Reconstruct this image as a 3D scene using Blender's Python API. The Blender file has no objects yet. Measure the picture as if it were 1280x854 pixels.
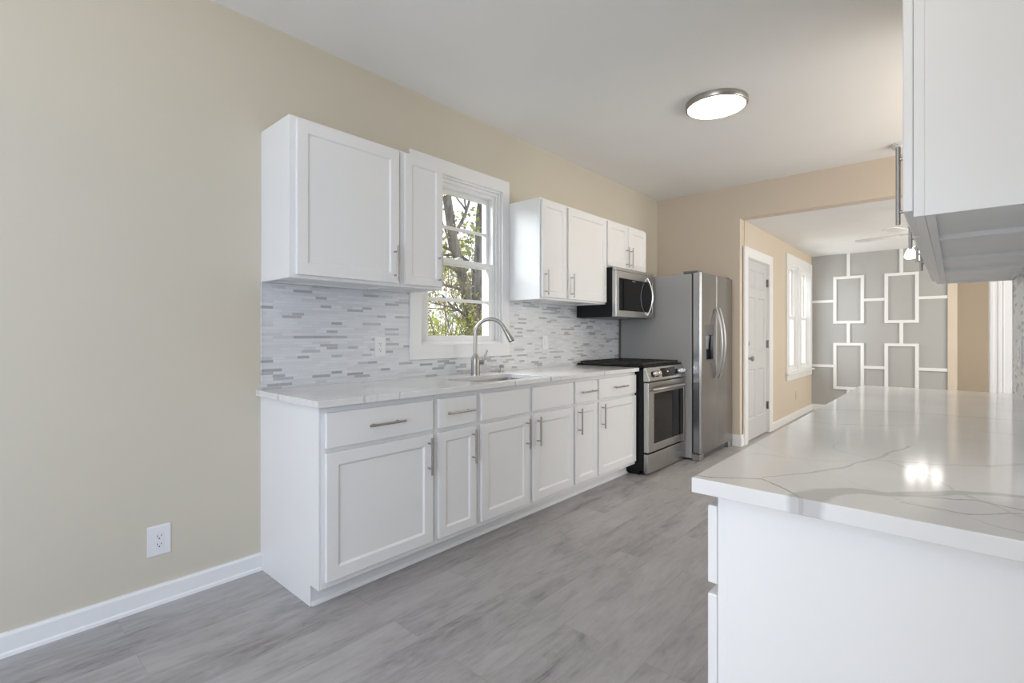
import bpy, bmesh, math, random
from mathutils import Vector, Matrix
from mathutils.geometry import tessellate_polygon
random.seed(7)
PI = math.pi
scene = bpy.context.scene
COL = scene.collection

# ------------------------------------------------------------------ camera
cam = bpy.data.cameras.new('camera')
cam.sensor_width = 36.0
cam.lens = 620.3 / 1280 * 36.0
cam.shift_y = -8.7 / 1280
cam.clip_start = 0.02
co = bpy.data.objects.new('camera', cam)
COL.objects.link(co)
co.location = (2.644, 0, 1.196)
co.rotation_euler = (PI / 2, 0, math.radians(41.7))
scene.camera = co

# ------------------------------------------------------------------ exposure, world, daylight and fill lights
vs = scene.view_settings
vs.view_transform = 'Standard'
vs.look = 'None'
vs.exposure = 0.0
vs.gamma = 1.0
vs.use_curve_mapping = False

world = bpy.data.worlds.new('world')
scene.world = world
world.use_nodes = True
wn = world.node_tree
bg = wn.nodes['Background']


def area(name, loc, rot, sx, sy, rgb):
    """soft lamp; rgb is its power in watts per channel"""
    l = bpy.data.lights.new(name, 'AREA')
    l.shape = 'RECTANGLE'
    l.size = sx
    l.size_y = sy
    l.energy = max(max(rgb), 1e-6)
    l.color = tuple(c / l.energy for c in rgb)
    o = bpy.data.objects.new(name, l)
    COL.objects.link(o)
    o.location = loc
    o.rotation_euler = rot
    return o


# strengths of every light source (red, green, blue)
L = {
    'day_left': (0, 0, 0),       # daylight through the windows behind the camera
    'day_right': (80, 81, 82),
    'fill_bounce': (14, 11.5, 7),         # added unseen fill, bounced off the ceiling by the camera
    'day_far': (52, 53, 54),     # daylight on the far room's twin window
    'fill_hall': (58, 54, 47),       # added fill from the unseen right side of the far room
    'fill_nook': (31, 32, 34),       # added fill shining in from the nook right of the kitchen
    'fill_bounce_nook': (27, 22, 16),    # added fill out of view, bounced off the nook ceiling
    'fill_side': (22, 30, 43),       # added fill for left wall and cabinet fronts, from behind the camera
    'day_sink': (230, 250, 265),       # sky above the sink window
    'lamp': (16, 13.5, 10),           # kitchen ceiling lamp
    'fill_rear': (9, 14, 30),      # added unseen lamp behind the camera, stands in for cool ambient light
    'fan': (6, 5.8, 5.5),            # lamps of the ceiling fan
    'sky': (1.45, 1.5, 1.55),
}
mxs = max(max(L['sky']), 1e-6)
bg.inputs['Color'].default_value = (*(c / mxs for c in L['sky']), 1)
bg.inputs['Strength'].default_value = mxs
area('daylight_left', (0.95, -3.02, 1.35), (math.radians(84), 0, 0), 1.3, 1.5, L['day_left'])
area('daylight_right', (3.0, -3.02, 1.35), (math.radians(84), 0, 0), 1.3, 1.5, L['day_right'])
area('added_bounce_fill', (2.1, -0.1, 1.9), (PI, 0, 0), 0.8, 0.8, L['fill_bounce'])
area('added_bounce_fill_nook', (3.75, 4.3, 1.7), (PI, 0, 0), 0.9, 0.9, L['fill_bounce_nook'])
area('daylight_far', (0.25, 8.25, 1.6), (0, math.radians(-84), math.radians(-12)), 1.9, 1.5, L['day_far'])
area('added_fill_hall', (4.665, 7.6, 1.5), (0, math.radians(90), 0), 1.58, 1.78, L['fill_hall'])
area('added_fill_side', (2.885, -1.5, 1.45), (0, math.radians(90), 0), 1.58, 1.78, L['fill_side'])
area('daylight_sink', (-1.9, 1.3, 3.5), (0, math.radians(-55), math.radians(15)), 2.2, 2.6, L['day_sink'])
area('added_fill_nook', (4.665, 4.5, 1.5), (0, math.radians(90), 0), 1.48, 1.48, L['fill_nook'])


# ------------------------------------------------------------------ material helpers
def mat(name, color=(0.8, 0.8, 0.8), rough=0.5, metal=0.0, spec=0.5, emit=None, estr=0.0):
    m = bpy.data.materials.new(name)
    m.use_nodes = True
    b = m.node_tree.nodes['Principled BSDF']
    b.inputs['Base Color'].default_value = (*color, 1)
    b.inputs['Roughness'].default_value = rough
    b.inputs['Metallic'].default_value = metal
    b.inputs['Specular IOR Level'].default_value = spec
    if emit:
        b.inputs['Emission Color'].default_value = (*emit, 1)
        b.inputs['Emission Strength'].default_value = estr
    return m


class NT:
    def __init__(s, m):
        s.t = m.node_tree
        s.b = s.t.nodes['Principled BSDF']

    def n(s, typ, **kw):
        nd = s.t.nodes.new(typ)
        for k, v in kw.items():
            if k.startswith('i_'):
                nd.inputs[k[2:].replace('_', ' ')].default_value = v
            else:
                setattr(nd, k, v)
        return nd

    def l(s, a, b):
        s.t.links.new(a, b)

    def math(s, op, a, b=None, c=None, clamp=False):
        nd = s.t.nodes.new('ShaderNodeMath')
        nd.operation = op
        nd.use_clamp = clamp
        for i, v in enumerate((a, b, c)):
            if v is None:
                continue
            if isinstance(v, (int, float)):
                nd.inputs[i].default_value = v
            else:
                s.l(v, nd.inputs[i])
        return nd.outputs[0]

    def noise(s, vec, scale, detail=3, rough=0.5, dist=0.0):
        nd = s.n('ShaderNodeTexNoise')
        nd.inputs['Scale'].default_value = scale
        nd.inputs['Detail'].default_value = detail
        nd.inputs['Roughness'].default_value = rough
        nd.inputs['Distortion'].default_value = dist
        s.l(vec, nd.inputs['Vector'])
        return nd.outputs['Fac']

    def mapping(s, vec, scale=(1, 1, 1), rot=(0, 0, 0), loc=(0, 0, 0)):
        nd = s.n('ShaderNodeMapping')
        nd.inputs['Scale'].default_value = scale
        nd.inputs['Rotation'].default_value = rot
        nd.inputs['Location'].default_value = loc
        s.l(vec, nd.inputs['Vector'])
        return nd.outputs[0]

    def ramp(s, fac, stops):
        nd = s.n('ShaderNodeValToRGB')
        cr = nd.color_ramp
        while len(cr.elements) < len(stops):
            cr.elements.new(0.5)
        for e, (p, c) in zip(cr.elements, stops):
            e.position = p
            e.color = (*c, 1) if len(c) == 3 else c
        s.l(fac, nd.inputs[0])
        return nd.outputs[0]

    def mix(s, fac, a, b, mode='MIX'):
        nd = s.n('ShaderNodeMix')
        nd.data_type = 'RGBA'
        nd.blend_type = mode
        for sock, v in ((nd.inputs[0], fac), (nd.inputs[6], a), (nd.inputs[7], b)):
            if isinstance(v, (int, float)):
                sock.default_value = v
            elif isinstance(v, tuple):
                sock.default_value = (*v, 1)
            else:
                s.l(v, sock)
        return nd.outputs[2]

    def bump(s, h, strength=0.1, dist=0.01):
        nd = s.n('ShaderNodeBump')
        nd.inputs['Strength'].default_value = strength
        nd.inputs['Distance'].default_value = dist
        s.l(h, nd.inputs['Height'])
        s.l(nd.outputs[0], s.b.inputs['Normal'])


def world_pos(t):
    return t.n('ShaderNodeNewGeometry').outputs['Position']


def painted(name, color, rough=0.55, amount=0.03, bump=0.05, scale=60):
    m = mat(name, color, rough)
    t = NT(m)
    p = world_pos(t)
    f = t.noise(p, 1.3, 3)
    lo = tuple(c * (1 - amount) for c in color)
    hi = tuple(min(1, c * (1 + amount)) for c in color)
    t.l(t.ramp(f, [(0.3, lo), (0.7, hi)]), t.b.inputs['Base Color'])
    t.bump(t.noise(p, scale, 4), bump, 0.002)
    return m


M = {}
M['wall'] = painted('cream_wall_paint', (0.625, 0.575, 0.475), 0.75, 0.015, 0.08, 90)
M['wall_warm_lit'] = painted('warm_lit_wall_paint', (0.66, 0.575, 0.475), 0.75, 0.015, 0.08, 90)  # same wall paint, with the warm light of the far end put into its colour
M['ceiling'] = painted('ceiling_paint', (0.86, 0.86, 0.855), 0.8, 0.02, 0.08, 70)
M['ceiling_far'] = painted('far_ceiling_paint', (0.84, 0.84, 0.835), 0.6, 0.02, 0.08, 70)
M['accent'] = painted('grey_accent_paint', (0.44, 0.44, 0.435), 0.7, 0.02, 0.05, 90)
M['trim'] = painted('white_trim_paint', (0.85, 0.85, 0.85), 0.35, 0.01, 0.03, 60)
M['white'] = painted('white_cabinet_paint', (0.85, 0.85, 0.85), 0.38, 0.01, 0.03, 60)
M['weathered'] = painted('brushed_white_paint', (0.86, 0.865, 0.87), 0.6, 0.06, 0.25, 30)
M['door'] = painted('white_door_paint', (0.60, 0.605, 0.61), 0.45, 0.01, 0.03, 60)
M['plastic'] = mat('white_plastic', (0.82, 0.82, 0.83), 0.3)
M['beige_plastic'] = mat('beige_plastic', (0.66, 0.56, 0.44), 0.4)
M['slot'] = mat('dark_slot', (0.04, 0.04, 0.04), 0.6)
M['nickel'] = mat('brushed_nickel', (0.42, 0.405, 0.39), 0.32, 1.0)
M['steel_dark'] = mat('dark_steel', (0.20, 0.20, 0.21), 0.4, 1.0)
M['chrome'] = mat('chrome', (0.88, 0.88, 0.89), 0.22, 1.0)
M['black'] = mat('black_enamel', (0.012, 0.012, 0.013), 0.3, spec=0.2)
M['black_matte'] = mat('black_plastic', (0.015, 0.015, 0.015), 0.5, spec=0.25)
M['black_glass'] = mat('black_glass', (0.008, 0.008, 0.009), 0.05, spec=0.25)
M['iron'] = mat('cast_iron', (0.02, 0.02, 0.02), 0.55)
M['lamp'] = mat('lamp_diffuser', (0.9, 0.9, 0.9), 0.5, emit=tuple(c / max(max(L['lamp']), 1e-6) for c in L['lamp']), estr=max(L['lamp']))
M['fill_rear'] = mat('rear_fill_diffuser', (0.9, 0.9, 0.9), 0.5, emit=tuple(c / max(max(L['fill_rear']), 1e-6) for c in L['fill_rear']), estr=max(L['fill_rear']))  # glow of the added lamp behind the camera
M['bulb'] = mat('fan_lamp_glass', (0.9, 0.9, 0.9), 0.4, emit=tuple(c / max(max(L['fan']), 1e-6) for c in L['fan']), estr=max(L['fan']))
M['digits'] = mat('lit_display', (0.9, 0.9, 0.9), 0.4, emit=(0.85, 0.95, 1.0), estr=1.2)


def stainless(name, color, rough, axis):
    m = mat(name, color, rough, 1.0)
    t = NT(m)
    p = world_pos(t)
    sc = [220, 220, 220]
    sc[axis] = 12
    f = t.noise(t.mapping(p, tuple(sc)), 1.0, 3)
    t.l(t.math('MULTIPLY_ADD', f, 0.02, rough - 0.01), t.b.inputs['Roughness'])
    f2 = t.noise(p, 2.0, 2)
    t.l(t.ramp(f2, [(0.3, tuple(c * 0.97 for c in color)), (0.7, tuple(c * 1.03 for c in color))]), t.b.inputs['Base Color'])
    return m


M['steel'] = stainless('stainless_steel', (0.47, 0.465, 0.46), 0.27, 1)
M['steel_v'] = stainless('stainless_steel_upright', (0.37, 0.365, 0.36), 0.24, 2)
M['sink_steel'] = mat('sink_steel', (0.33, 0.32, 0.31), 0.3, 1.0)
M['fridge_side'] = painted('grey_fridge_side', (0.40, 0.40, 0.40), 0.42, 0.05, 0.10, 140)

# glass pane: mostly clear, a little mirror
mg = bpy.data.materials.new('window_glass')
mg.use_nodes = True
nt = mg.node_tree
nt.nodes.clear()
o_ = nt.nodes.new('ShaderNodeOutputMaterial')
mx = nt.nodes.new('ShaderNodeMixShader')
tr = nt.nodes.new('ShaderNodeBsdfTransparent')
gl = nt.nodes.new('ShaderNodeBsdfGlossy')
gl.inputs['Roughness'].default_value = 0.02
fr = nt.nodes.new('ShaderNodeLayerWeight')
fr.inputs['Blend'].default_value = 0.5
pw = nt.nodes.new('ShaderNodeMath')
pw.operation = 'POWER'
pw.inputs[1].default_value = 5.0
ml = nt.nodes.new('ShaderNodeMath')
ml.operation = 'MULTIPLY_ADD'
ml.inputs[1].default_value = 0.5
ml.inputs[2].default_value = 0.03
nt.links.new(fr.outputs['Facing'], pw.inputs[0])
nt.links.new(pw.outputs[0], ml.inputs[0])
nt.links.new(ml.outputs[0], mx.inputs[0])
nt.links.new(tr.outputs[0], mx.inputs[1])
nt.links.new(gl.outputs[0], mx.inputs[2])
nt.links.new(mx.outputs[0], o_.inputs[0])
M['glass'] = mg


# floor planks laid along the kitchen
def floor_material():
    m = mat('grey_plank_floor', (0.2, 0.2, 0.2), 0.42)
    t = NT(m)
    p = world_pos(t)
    r = t.mapping(p, rot=(0, 0, PI / 2))
    br = t.n('ShaderNodeTexBrick', offset=0.37, offset_frequency=2)
    t.l(r, br.inputs['Vector'])
    for k, v in (('Color1', (0, 0, 0, 1)), ('Color2', (1, 1, 1, 1)), ('Mortar', (0.5, 0.5, 0.5, 1)), ('Scale', 1.0),
                 ('Mortar Size', 0.0011), ('Mortar Smooth', 0.4), ('Bias', 0.0), ('Brick Width', 1.22), ('Row Height', 0.18)):
        br.inputs[k].default_value = v
    sep = t.n('ShaderNodeSeparateColor')
    t.l(br.outputs['Color'], sep.inputs[0])
    tint = sep.outputs[0]
    # grain, shifted plank by plank
    cmb = t.n('ShaderNodeCombineXYZ')
    t.l(t.math('MULTIPLY', tint, 13.0), cmb.inputs[2])
    t.l(t.math('MULTIPLY', tint, 7.0), cmb.inputs[1])
    va = t.n('ShaderNodeVectorMath', operation='ADD')
    t.l(p, va.inputs[0])
    t.l(cmb.outputs[0], va.inputs[1])
    q = va.outputs[0]
    g1 = t.noise(t.mapping(q, (5.5, 1.5, 1)), 1.0, 5, 0.6, 1.0)
    g2 = t.noise(t.mapping(q, (55, 5, 1)), 1.0, 4, 0.6, 0.5)
    g3 = t.noise(t.mapping(q, (10, 3.2, 1)), 1.0, 6, 0.68, 2.4)
    s = t.math('ADD', t.math('MULTIPLY', g1, 0.45), t.math('MULTIPLY', g2, 0.24))
    s = t.math('ADD', s, t.math('MULTIPLY', g3, 0.30))
    s = t.math('ADD', s, t.math('MULTIPLY', tint, 0.09))
    c = t.ramp(s, [(0.38, (0.185, 0.173, 0.174)), (0.455, (0.325, 0.310, 0.312)), (0.55, (0.415, 0.40, 0.402)), (0.70, (0.50, 0.49, 0.49))])
    c = t.mix(t.math('MULTIPLY', br.outputs['Fac'], 0.28), c, (0.08, 0.075, 0.073))
    t.l(c, t.b.inputs['Base Color'])
    t.l(t.math('MULTIPLY_ADD', s, 0.25, 0.28), t.b.inputs['Roughness'])
    t.bump(t.math('SUBTRACT', s, br.outputs['Fac']), 0.12, 0.0015)
    return m


M['floor'] = floor_material()


# linear mosaic of thin glass and stone strips; one material per wall
def tile_material():
    m = mat('linear_mosaic_tile', (0.6, 0.6, 0.6), 0.25)
    t = NT(m)
    p = world_pos(t)
    sp = t.n('ShaderNodeSeparateXYZ')
    t.l(p, sp.inputs[0])
    cb = t.n('ShaderNodeCombineXYZ')
    t.l(sp.outputs[1], cb.inputs[0])
    t.l(sp.outputs[2], cb.inputs[1])

    def layer(bw, off, loc):
        br = t.n('ShaderNodeTexBrick', offset=off, offset_frequency=2, squash=0.62, squash_frequency=3)
        t.l(t.mapping(cb.outputs[0], loc=loc), br.inputs['Vector'])
        for k, v in (('Color1', (0, 0, 0, 1)), ('Color2', (1, 1, 1, 1)), ('Mortar', (0.5, 0.5, 0.5, 1)), ('Scale', 1.0),
                     ('Mortar Size', 0.0007), ('Mortar Smooth', 0.2), ('Bias', 0.0), ('Brick Width', bw), ('Row Height', 0.0155)):
            br.inputs[k].default_value = v
        return br
    a = layer(0.105, 0.43, (0.013, 0.004, 0))
    sep = t.n('ShaderNodeSeparateColor')
    t.l(a.outputs['Color'], sep.inputs[0])
    n = t.noise(t.mapping(p, (1, 9, 1)), 6.0, 3)
    f = t.math('ADD', sep.outputs[0], t.math('MULTIPLY', t.math('SUBTRACT', n, 0.5), 0.06))
    c = t.ramp(f, [(0.0, (0.38, 0.385, 0.395)), (0.09, (0.45, 0.455, 0.47)), (0.15, (0.53, 0.54, 0.56)), (0.175, (0.62, 0.635, 0.66)), (0.45, (0.69, 0.705, 0.73)), (0.75, (0.74, 0.755, 0.775)), (1.0, (0.65, 0.665, 0.69))])
    c = t.mix(a.outputs['Fac'], c, (0.62, 0.63, 0.645))
    t.l(c, t.b.inputs['Base Color'])
    t.bump(t.math('SUBTRACT', 1.0, a.outputs['Fac']), 0.25, 0.001)
    return m


M['tile'] = tile_material()


def quartz_material():
    m = mat('veined_white_quartz', (0.78, 0.78, 0.77), 0.10)
    t = NT(m)
    p = world_pos(t)
    warp = t.noise(p, 2.2, 4, 0.55)
    warp2 = t.noise(t.mapping(p, loc=(5, 3, 2)), 7.0, 3, 0.5)
    w = t.math('ADD', t.math('MULTIPLY', t.math('SUBTRACT', warp, 0.5), 0.42), t.math('MULTIPLY', t.math('SUBTRACT', warp2, 0.5), 0.06))
    sp = t.n('ShaderNodeSeparateXYZ')
    t.l(p, sp.inputs[0])
    tot = None
    # veins: y = c + k*x, wandering
    for k, c, wd, amt in ((0.55, -0.02, 0.004, 0.8), (-1.1, 4.15, 0.0035, 0.7), (0.35, 1.05, 0.0035, 0.6),
                          (-0.8, 3.2, 0.003, 0.55), (0.9, 0.6, 0.003, 0.5), (-0.45, 1.62, 0.003, 0.7), (1.3, 1.2, 0.003, 0.5), (-1.7, 2.0, 0.0035, 0.6), (1.5, 2.4, 0.003, 0.5), (0.6, 3.0, 0.003, 0.5)):
        d = t.math('SUBTRACT', sp.outputs[1], t.math('MULTIPLY', sp.outputs[0], k))
        d = t.math('SUBTRACT', d, c)
        d = t.math('ABSOLUTE', t.math('ADD', d, w))
        v = t.math('SUBTRACT', 1.0, t.math('DIVIDE', d, wd * 2.2), clamp=True)
        v = t.math('MULTIPLY', v, amt)
        tot = v if tot is None else t.math('MAXIMUM', tot, v)
    br = t.noise(t.mapping(p, loc=(1, 8, 3)), 3.5, 2)
    tot = t.math('MULTIPLY', tot, t.math('MULTIPLY_ADD', br, 2.6, -0.85, clamp=True))
    # the bold veins of the near slab: wandering polylines in the stone
    nz = t.n('ShaderNodeTexNoise')
    nz.inputs['Scale'].default_value = 14.0
    nz.inputs['Detail'].default_value = 4.0
    t.l(p, nz.inputs['Vector'])
    sh = t.n('ShaderNodeVectorMath', operation='MULTIPLY_ADD')
    t.l(nz.outputs['Color'], sh.inputs[0])
    sh.inputs[1].default_value = (0.030, 0.030, 0.0)
    add_ = t.n('ShaderNodeVectorMath', operation='ADD')
    t.l(p, add_.inputs[0])
    add_.inputs[1].default_value = (-0.015, -0.015, 0.0)
    t.l(add_.outputs[0], sh.inputs[2])
    flat = t.n('ShaderNodeVectorMath', operation='MULTIPLY')
    t.l(sh.outputs[0], flat.inputs[0])
    flat.inputs[1].default_value = (1, 1, 0)
    q = flat.outputs[0]
    for amt, pts_ in ((0.62, [(2.445, 0.95, 0.030), (2.470, 1.03, 0.030), (2.510, 1.082, 0.022), (2.565, 1.10, 0.017), (2.66, 1.20, 0.013), (2.74, 1.24, 0.012), (2.88, 1.33, 0.012)]),
                      (0.85, [(2.25, 0.984, 0.0028), (2.283, 0.991, 0.003), (2.36, 1.049, 0.003), (2.429, 0.992, 0.0035), (2.45, 0.965, 0.004)]),
                      (0.60, [(2.36, 1.06, 0.002), (2.421, 1.148, 0.0035), (2.468, 1.251, 0.004), (2.519, 1.435, 0.0045), (2.56, 1.6, 0.003)]),
                      (0.85, [(2.57, 1.10, 0.003), (2.672, 1.157, 0.003), (2.727, 1.138, 0.003), (2.88, 1.2, 0.003)]),
                      (0.8, [(2.581, 1.053, 0.002), (2.661, 1.061, 0.003), (2.724, 1.113, 0.002)]),
                      (0.5, [(2.25, 2.15, 0.005), (2.5, 2.3, 0.006), (2.88, 2.32, 0.005)]),
                      (0.6, [(0.26, 1.0, 0.008), (0.27, 1.03, 0.006)]), (0.5, [(0.65, 1.23, 0.004), (0.60, 1.27, 0.002)]), (0.5, [(0.66, 1.42, 0.004), (0.60, 1.46, 0.002)]),
                      (0.7, [(0.66, 2.26, 0.006), (0.61, 2.3, 0.002)]), (0.7, [(0.66, 2.62, 0.006), (0.62, 2.66, 0.003), (0.2, 2.9, 0.003)]), (0.7, [(0.66, 3.3, 0.006), (0.5, 3.38, 0.004), (0.1, 3.36, 0.002)])):
        for (xa, ya_, wa), (xb, yb_, wb) in zip(pts_, pts_[1:]):
            ab = (xb - xa, yb_ - ya_)
            ln2 = ab[0] ** 2 + ab[1] ** 2
            ap = t.n('ShaderNodeVectorMath', operation='SUBTRACT')
            t.l(q, ap.inputs[0])
            ap.inputs[1].default_value = (xa, ya_, 0)
            dt = t.n('ShaderNodeVectorMath', operation='DOT_PRODUCT')
            t.l(ap.outputs[0], dt.inputs[0])
            dt.inputs[1].default_value = (ab[0] / ln2, ab[1] / ln2, 0)
            h_ = t.math('ADD', dt.outputs['Value'], 0.0, clamp=True)
            sc_ = t.n('ShaderNodeVectorMath', operation='SCALE')
            sc_.inputs[0].default_value = (ab[0], ab[1], 0)
            t.l(h_, sc_.inputs['Scale'])
            df = t.n('ShaderNodeVectorMath', operation='DISTANCE')
            t.l(ap.outputs[0], df.inputs[0])
            t.l(sc_.outputs[0], df.inputs[1])
            wd = t.math('MULTIPLY_ADD', h_, wb - wa, wa)
            v = t.math('MULTIPLY', t.math('SUBTRACT', 1.0, t.math('DIVIDE', df.outputs['Value'], wd)), 3.0, clamp=True)
            tot = t.math('MAXIMUM', tot, t.math('MULTIPLY', v, amt))
    cloud = t.noise(p, 3.0, 4)
    base = t.ramp(cloud, [(0.3, (0.77, 0.77, 0.765)), (0.65, (0.845, 0.845, 0.84))])
    t.l(t.mix(tot, base, (0.42, 0.41, 0.405)), t.b.inputs['Base Color'])
    return m


M['quartz'] = quartz_material()

M['bark'] = mat('tree_bark', (0.10, 0.09, 0.085), 0.9)
t = NT(M['bark'])
f = t.noise(t.mapping(world_pos(t), (14, 14, 3)), 1.0, 5)
t.l(t.ramp(f, [(0.35, (0.08, 0.073, 0.072)), (0.65, (0.24, 0.22, 0.21))]), t.b.inputs['Base Color'])
t.bump(f, 0.6, 0.03)
M['leaf'] = mat('yellow_green_leaves', (0.34, 0.36, 0.10), 0.6)
M['leaf_gold'] = mat('golden_leaves', (0.50, 0.40, 0.14), 0.6)
M['leaf_bright'] = mat('bright_shrub_leaves', (0.42, 0.50, 0.06), 0.6)
M['twig'] = mat('pale_twigs', (0.17, 0.15, 0.12), 0.8)
M['grass'] = painted('lawn', (0.20, 0.24, 0.09), 0.9, 0.25, 0.3, 20)
M['siding'] = painted('grey_blue_siding', (0.38, 0.42, 0.47), 0.7, 0.03, 0.05, 30)


# ------------------------------------------------------------------ mesh helpers
class MB:
    def __init__(s):
        s.bm = bmesh.new()

    def box(s, x0, x1, y0, y1, z0, z1):
        vs_ = [s.bm.verts.new(c) for c in ((x0, y0, z0), (x1, y0, z0), (x1, y1, z0), (x0, y1, z0), (x0, y0, z1), (x1, y0, z1), (x1, y1, z1), (x0, y1, z1))]
        for f in ((3, 2, 1, 0), (4, 5, 6, 7), (0, 1, 5, 4), (1, 2, 6, 5), (2, 3, 7, 6), (3, 0, 4, 7)):
            s.bm.faces.new([vs_[i] for i in f])
        return s

    def tube(s, pts, r, seg=12, caps=True):
        pts = [Vector(p) for p in pts]
        n = len(pts)
        rs = r if isinstance(r, (list, tuple)) else [r] * n
        rings = []
        up = None
        for i, p in enumerate(pts):
            d = (pts[min(i + 1, n - 1)] - pts[max(i - 1, 0)]).normalized()
            if up is None:
                up = Vector((0, 0, 1)) if abs(d.z) < 0.9 else Vector((1, 0, 0))
            a = d.cross(up)
            if a.length < 1e-5:
                a = d.orthogonal()
            a.normalize()
            b = a.cross(d).normalized()
            up = b
            rings.append([s.bm.verts.new(p + (a * math.cos(2 * PI * k / seg) + b * math.sin(2 * PI * k / seg)) * rs[i]) for k in range(seg)])
        for i in range(n - 1):
            for k in range(seg):
                s.bm.faces.new((rings[i][k], rings[i][(k + 1) % seg], rings[i + 1][(k + 1) % seg], rings[i + 1][k]))
        if caps:
            s.bm.faces.new(rings[0][::-1])
            s.bm.faces.new(rings[-1])
        return s

    def cyl(s, p0, p1, r, seg=20):
        return s.tube([p0, p1], r, seg)

    def lathe(s, prof, c, seg=40, axis='z', close=True):
        """prof: (radius, height) from one end to the other about c."""
        c = Vector(c)
        rings = []
        for (r, h) in prof:
            ring = []
            for k in range(seg):
                a = 2 * PI * k / seg
                u, v = r * math.cos(a), r * math.sin(a)
                off = {'z': (u, v, h), 'x': (h, u, v), 'y': (v, h, u)}[axis]
                ring.append(s.bm.verts.new(c + Vector(off)))
            rings.append(ring)
        for i in range(len(rings) - 1):
            for k in range(seg):
                s.bm.faces.new((rings[i][k], rings[i][(k + 1) % seg], rings[i + 1][(k + 1) % seg], rings[i + 1][k]))
        if close:
            s.bm.faces.new(rings[0][::-1])
            s.bm.faces.new(rings[-1])
        return s

    def prism(s, poly, a0, a1, axis='y'):
        """poly of 2D points (in the plane normal to axis), extruded from a0 to a1."""
        def P(p, a):
            return {'x': (a, p[0], p[1]), 'y': (p[0], a, p[1]), 'z': (p[0], p[1], a)}[axis]
        A = [s.bm.verts.new(P(p, a0)) for p in poly]
        B = [s.bm.verts.new(P(p, a1)) for p in poly]
        n = len(poly)
        s.bm.faces.new(A)
        s.bm.faces.new(B[::-1])
        for i in range(n):
            s.bm.faces.new((A[i], B[i], B[(i + 1) % n], A[(i + 1) % n]))
        return s

    def holed(s, outer, holes, a0, a1, axis='z'):
        """polygon with holes extruded from a0 to a1."""
        def P(p, a):
            return {'x': (a, p[0], p[1]), 'y': (p[0], a, p[1]), 'z': (p[0], p[1], a)}[axis]
        loops = [outer] + list(holes)
        flat = [p for lp in loops for p in lp]
        tris = tessellate_polygon([[Vector((p[0], p[1], 0)) for p in lp] for lp in loops])
        A = [s.bm.verts.new(P(p, a0)) for p in flat]
        B = [s.bm.verts.new(P(p, a1)) for p in flat]
        for tr_ in tris:
            s.bm.faces.new([A[i] for i in tr_])
            s.bm.faces.new([B[i] for i in tr_[::-1]])
        k = 0
        for lp in loops:
            n = len(lp)
            for i in range(n):
                s.bm.faces.new((A[k + i], B[k + i], B[k + (i + 1) % n], A[k + (i + 1) % n]))
            k += n
        return s

    def panels(s, y0, y1, z0, z1, x0, x1, holes, depth=0.008, slope=0.008, raised=0.0):
        """slab whose front (at x1) has recessed panels."""
        ys = sorted({y0, y1} | {h[0] for h in holes} | {h[1] for h in holes})
        zs = sorted({z0, z1} | {h[2] for h in holes} | {h[3] for h in holes})
        V = {}

        def v(x, y, z):
            k = (round(x, 5), round(y, 5), round(z, 5))
            if k not in V:
                V[k] = s.bm.verts.new(k)
            return V[k]

        def q(pts):
            try:
                s.bm.faces.new([v(*p) for p in pts])
            except ValueError:
                pass
        for i in range(len(ys) - 1):
            for j in range(len(zs) - 1):
                a, b, c, d = ys[i], ys[i + 1], zs[j], zs[j + 1]
                hole = any(abs(h[0] - a) < 1e-6 and abs(h[1] - b) < 1e-6 and abs(h[2] - c) < 1e-6 and abs(h[3] - d) < 1e-6 for h in holes)
                if not hole:
                    q([(x1, a, c), (x1, b, c), (x1, b, d), (x1, a, d)])
                    continue
                lv = [(0, x1), (slope, x1 - depth)]
                if raised:
                    lv += [(slope + 0.006, x1 - depth), (slope + 0.03, x1 - depth + raised)]
                for (i0, xa), (i1, xb) in zip(lv, lv[1:]):
                    A = [(xa, a + i0, c + i0), (xa, b - i0, c + i0), (xa, b - i0, d - i0), (xa, a + i0, d - i0)]
                    B = [(xb, a + i1, c + i1), (xb, b - i1, c + i1), (xb, b - i1, d - i1), (xb, a + i1, d - i1)]
                    for k in range(4):
                        q([A[k], A[(k + 1) % 4], B[(k + 1) % 4], B[k]])
                q(B)
        # sides share the front grid's vertices, back is one face
        for i in range(len(ys) - 1):
            for z in (z0, z1):
                q([(x1, ys[i], z), (x1, ys[i + 1], z), (x0, ys[i + 1], z), (x0, ys[i], z)])
        for j in range(len(zs) - 1):
            for y in (y0, y1):
                q([(x1, y, zs[j]), (x1, y, zs[j + 1]), (x0, y, zs[j + 1]), (x0, y, zs[j])])
        q([(x0, y, z) for y, z in [(y0, z0)] + [(y, z0) for y in ys[1:]] + [(y1, z) for z in zs[1:]] + [(y, z1) for y in ys[::-1][1:]] + [(y0, z) for z in zs[::-1][1:-1]]])
        return s

    def build(s, name, m, parent=None, bevel=0.0, smooth=False, off=(0, 0, 0), seg=2):
        off = Vector(off)
        if off.length:
            bmesh.ops.translate(s.bm, verts=s.bm.verts, vec=-off)
        bmesh.ops.recalc_face_normals(s.bm, faces=s.bm.faces)
        me = bpy.data.meshes.new(name)
        s.bm.to_mesh(me)
        s.bm.free()
        me.materials.append(m)
        if smooth:
            for p in me.polygons:
                p.use_smooth = True
        o = bpy.data.objects.new(name, me)
        COL.objects.link(o)
        if parent is not None:
            o.parent = parent
        else:
            o.location = off
        if bevel:
            md = o.modifiers.new('bevel', 'BEVEL')
            md.width = bevel
            md.segments = seg
            md.limit_method = 'ANGLE'
            md.angle_limit = math.radians(40)
        if smooth:
            me.set_sharp_from_angle(angle=math.radians(40))
        return o


def tag(o, label=None, cat=None, group=None, kind=None):
    if label:
        o['label'] = label
    if cat:
        o['category'] = cat
    if group:
        o['group'] = group
    if kind:
        o['kind'] = kind
    return o


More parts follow.
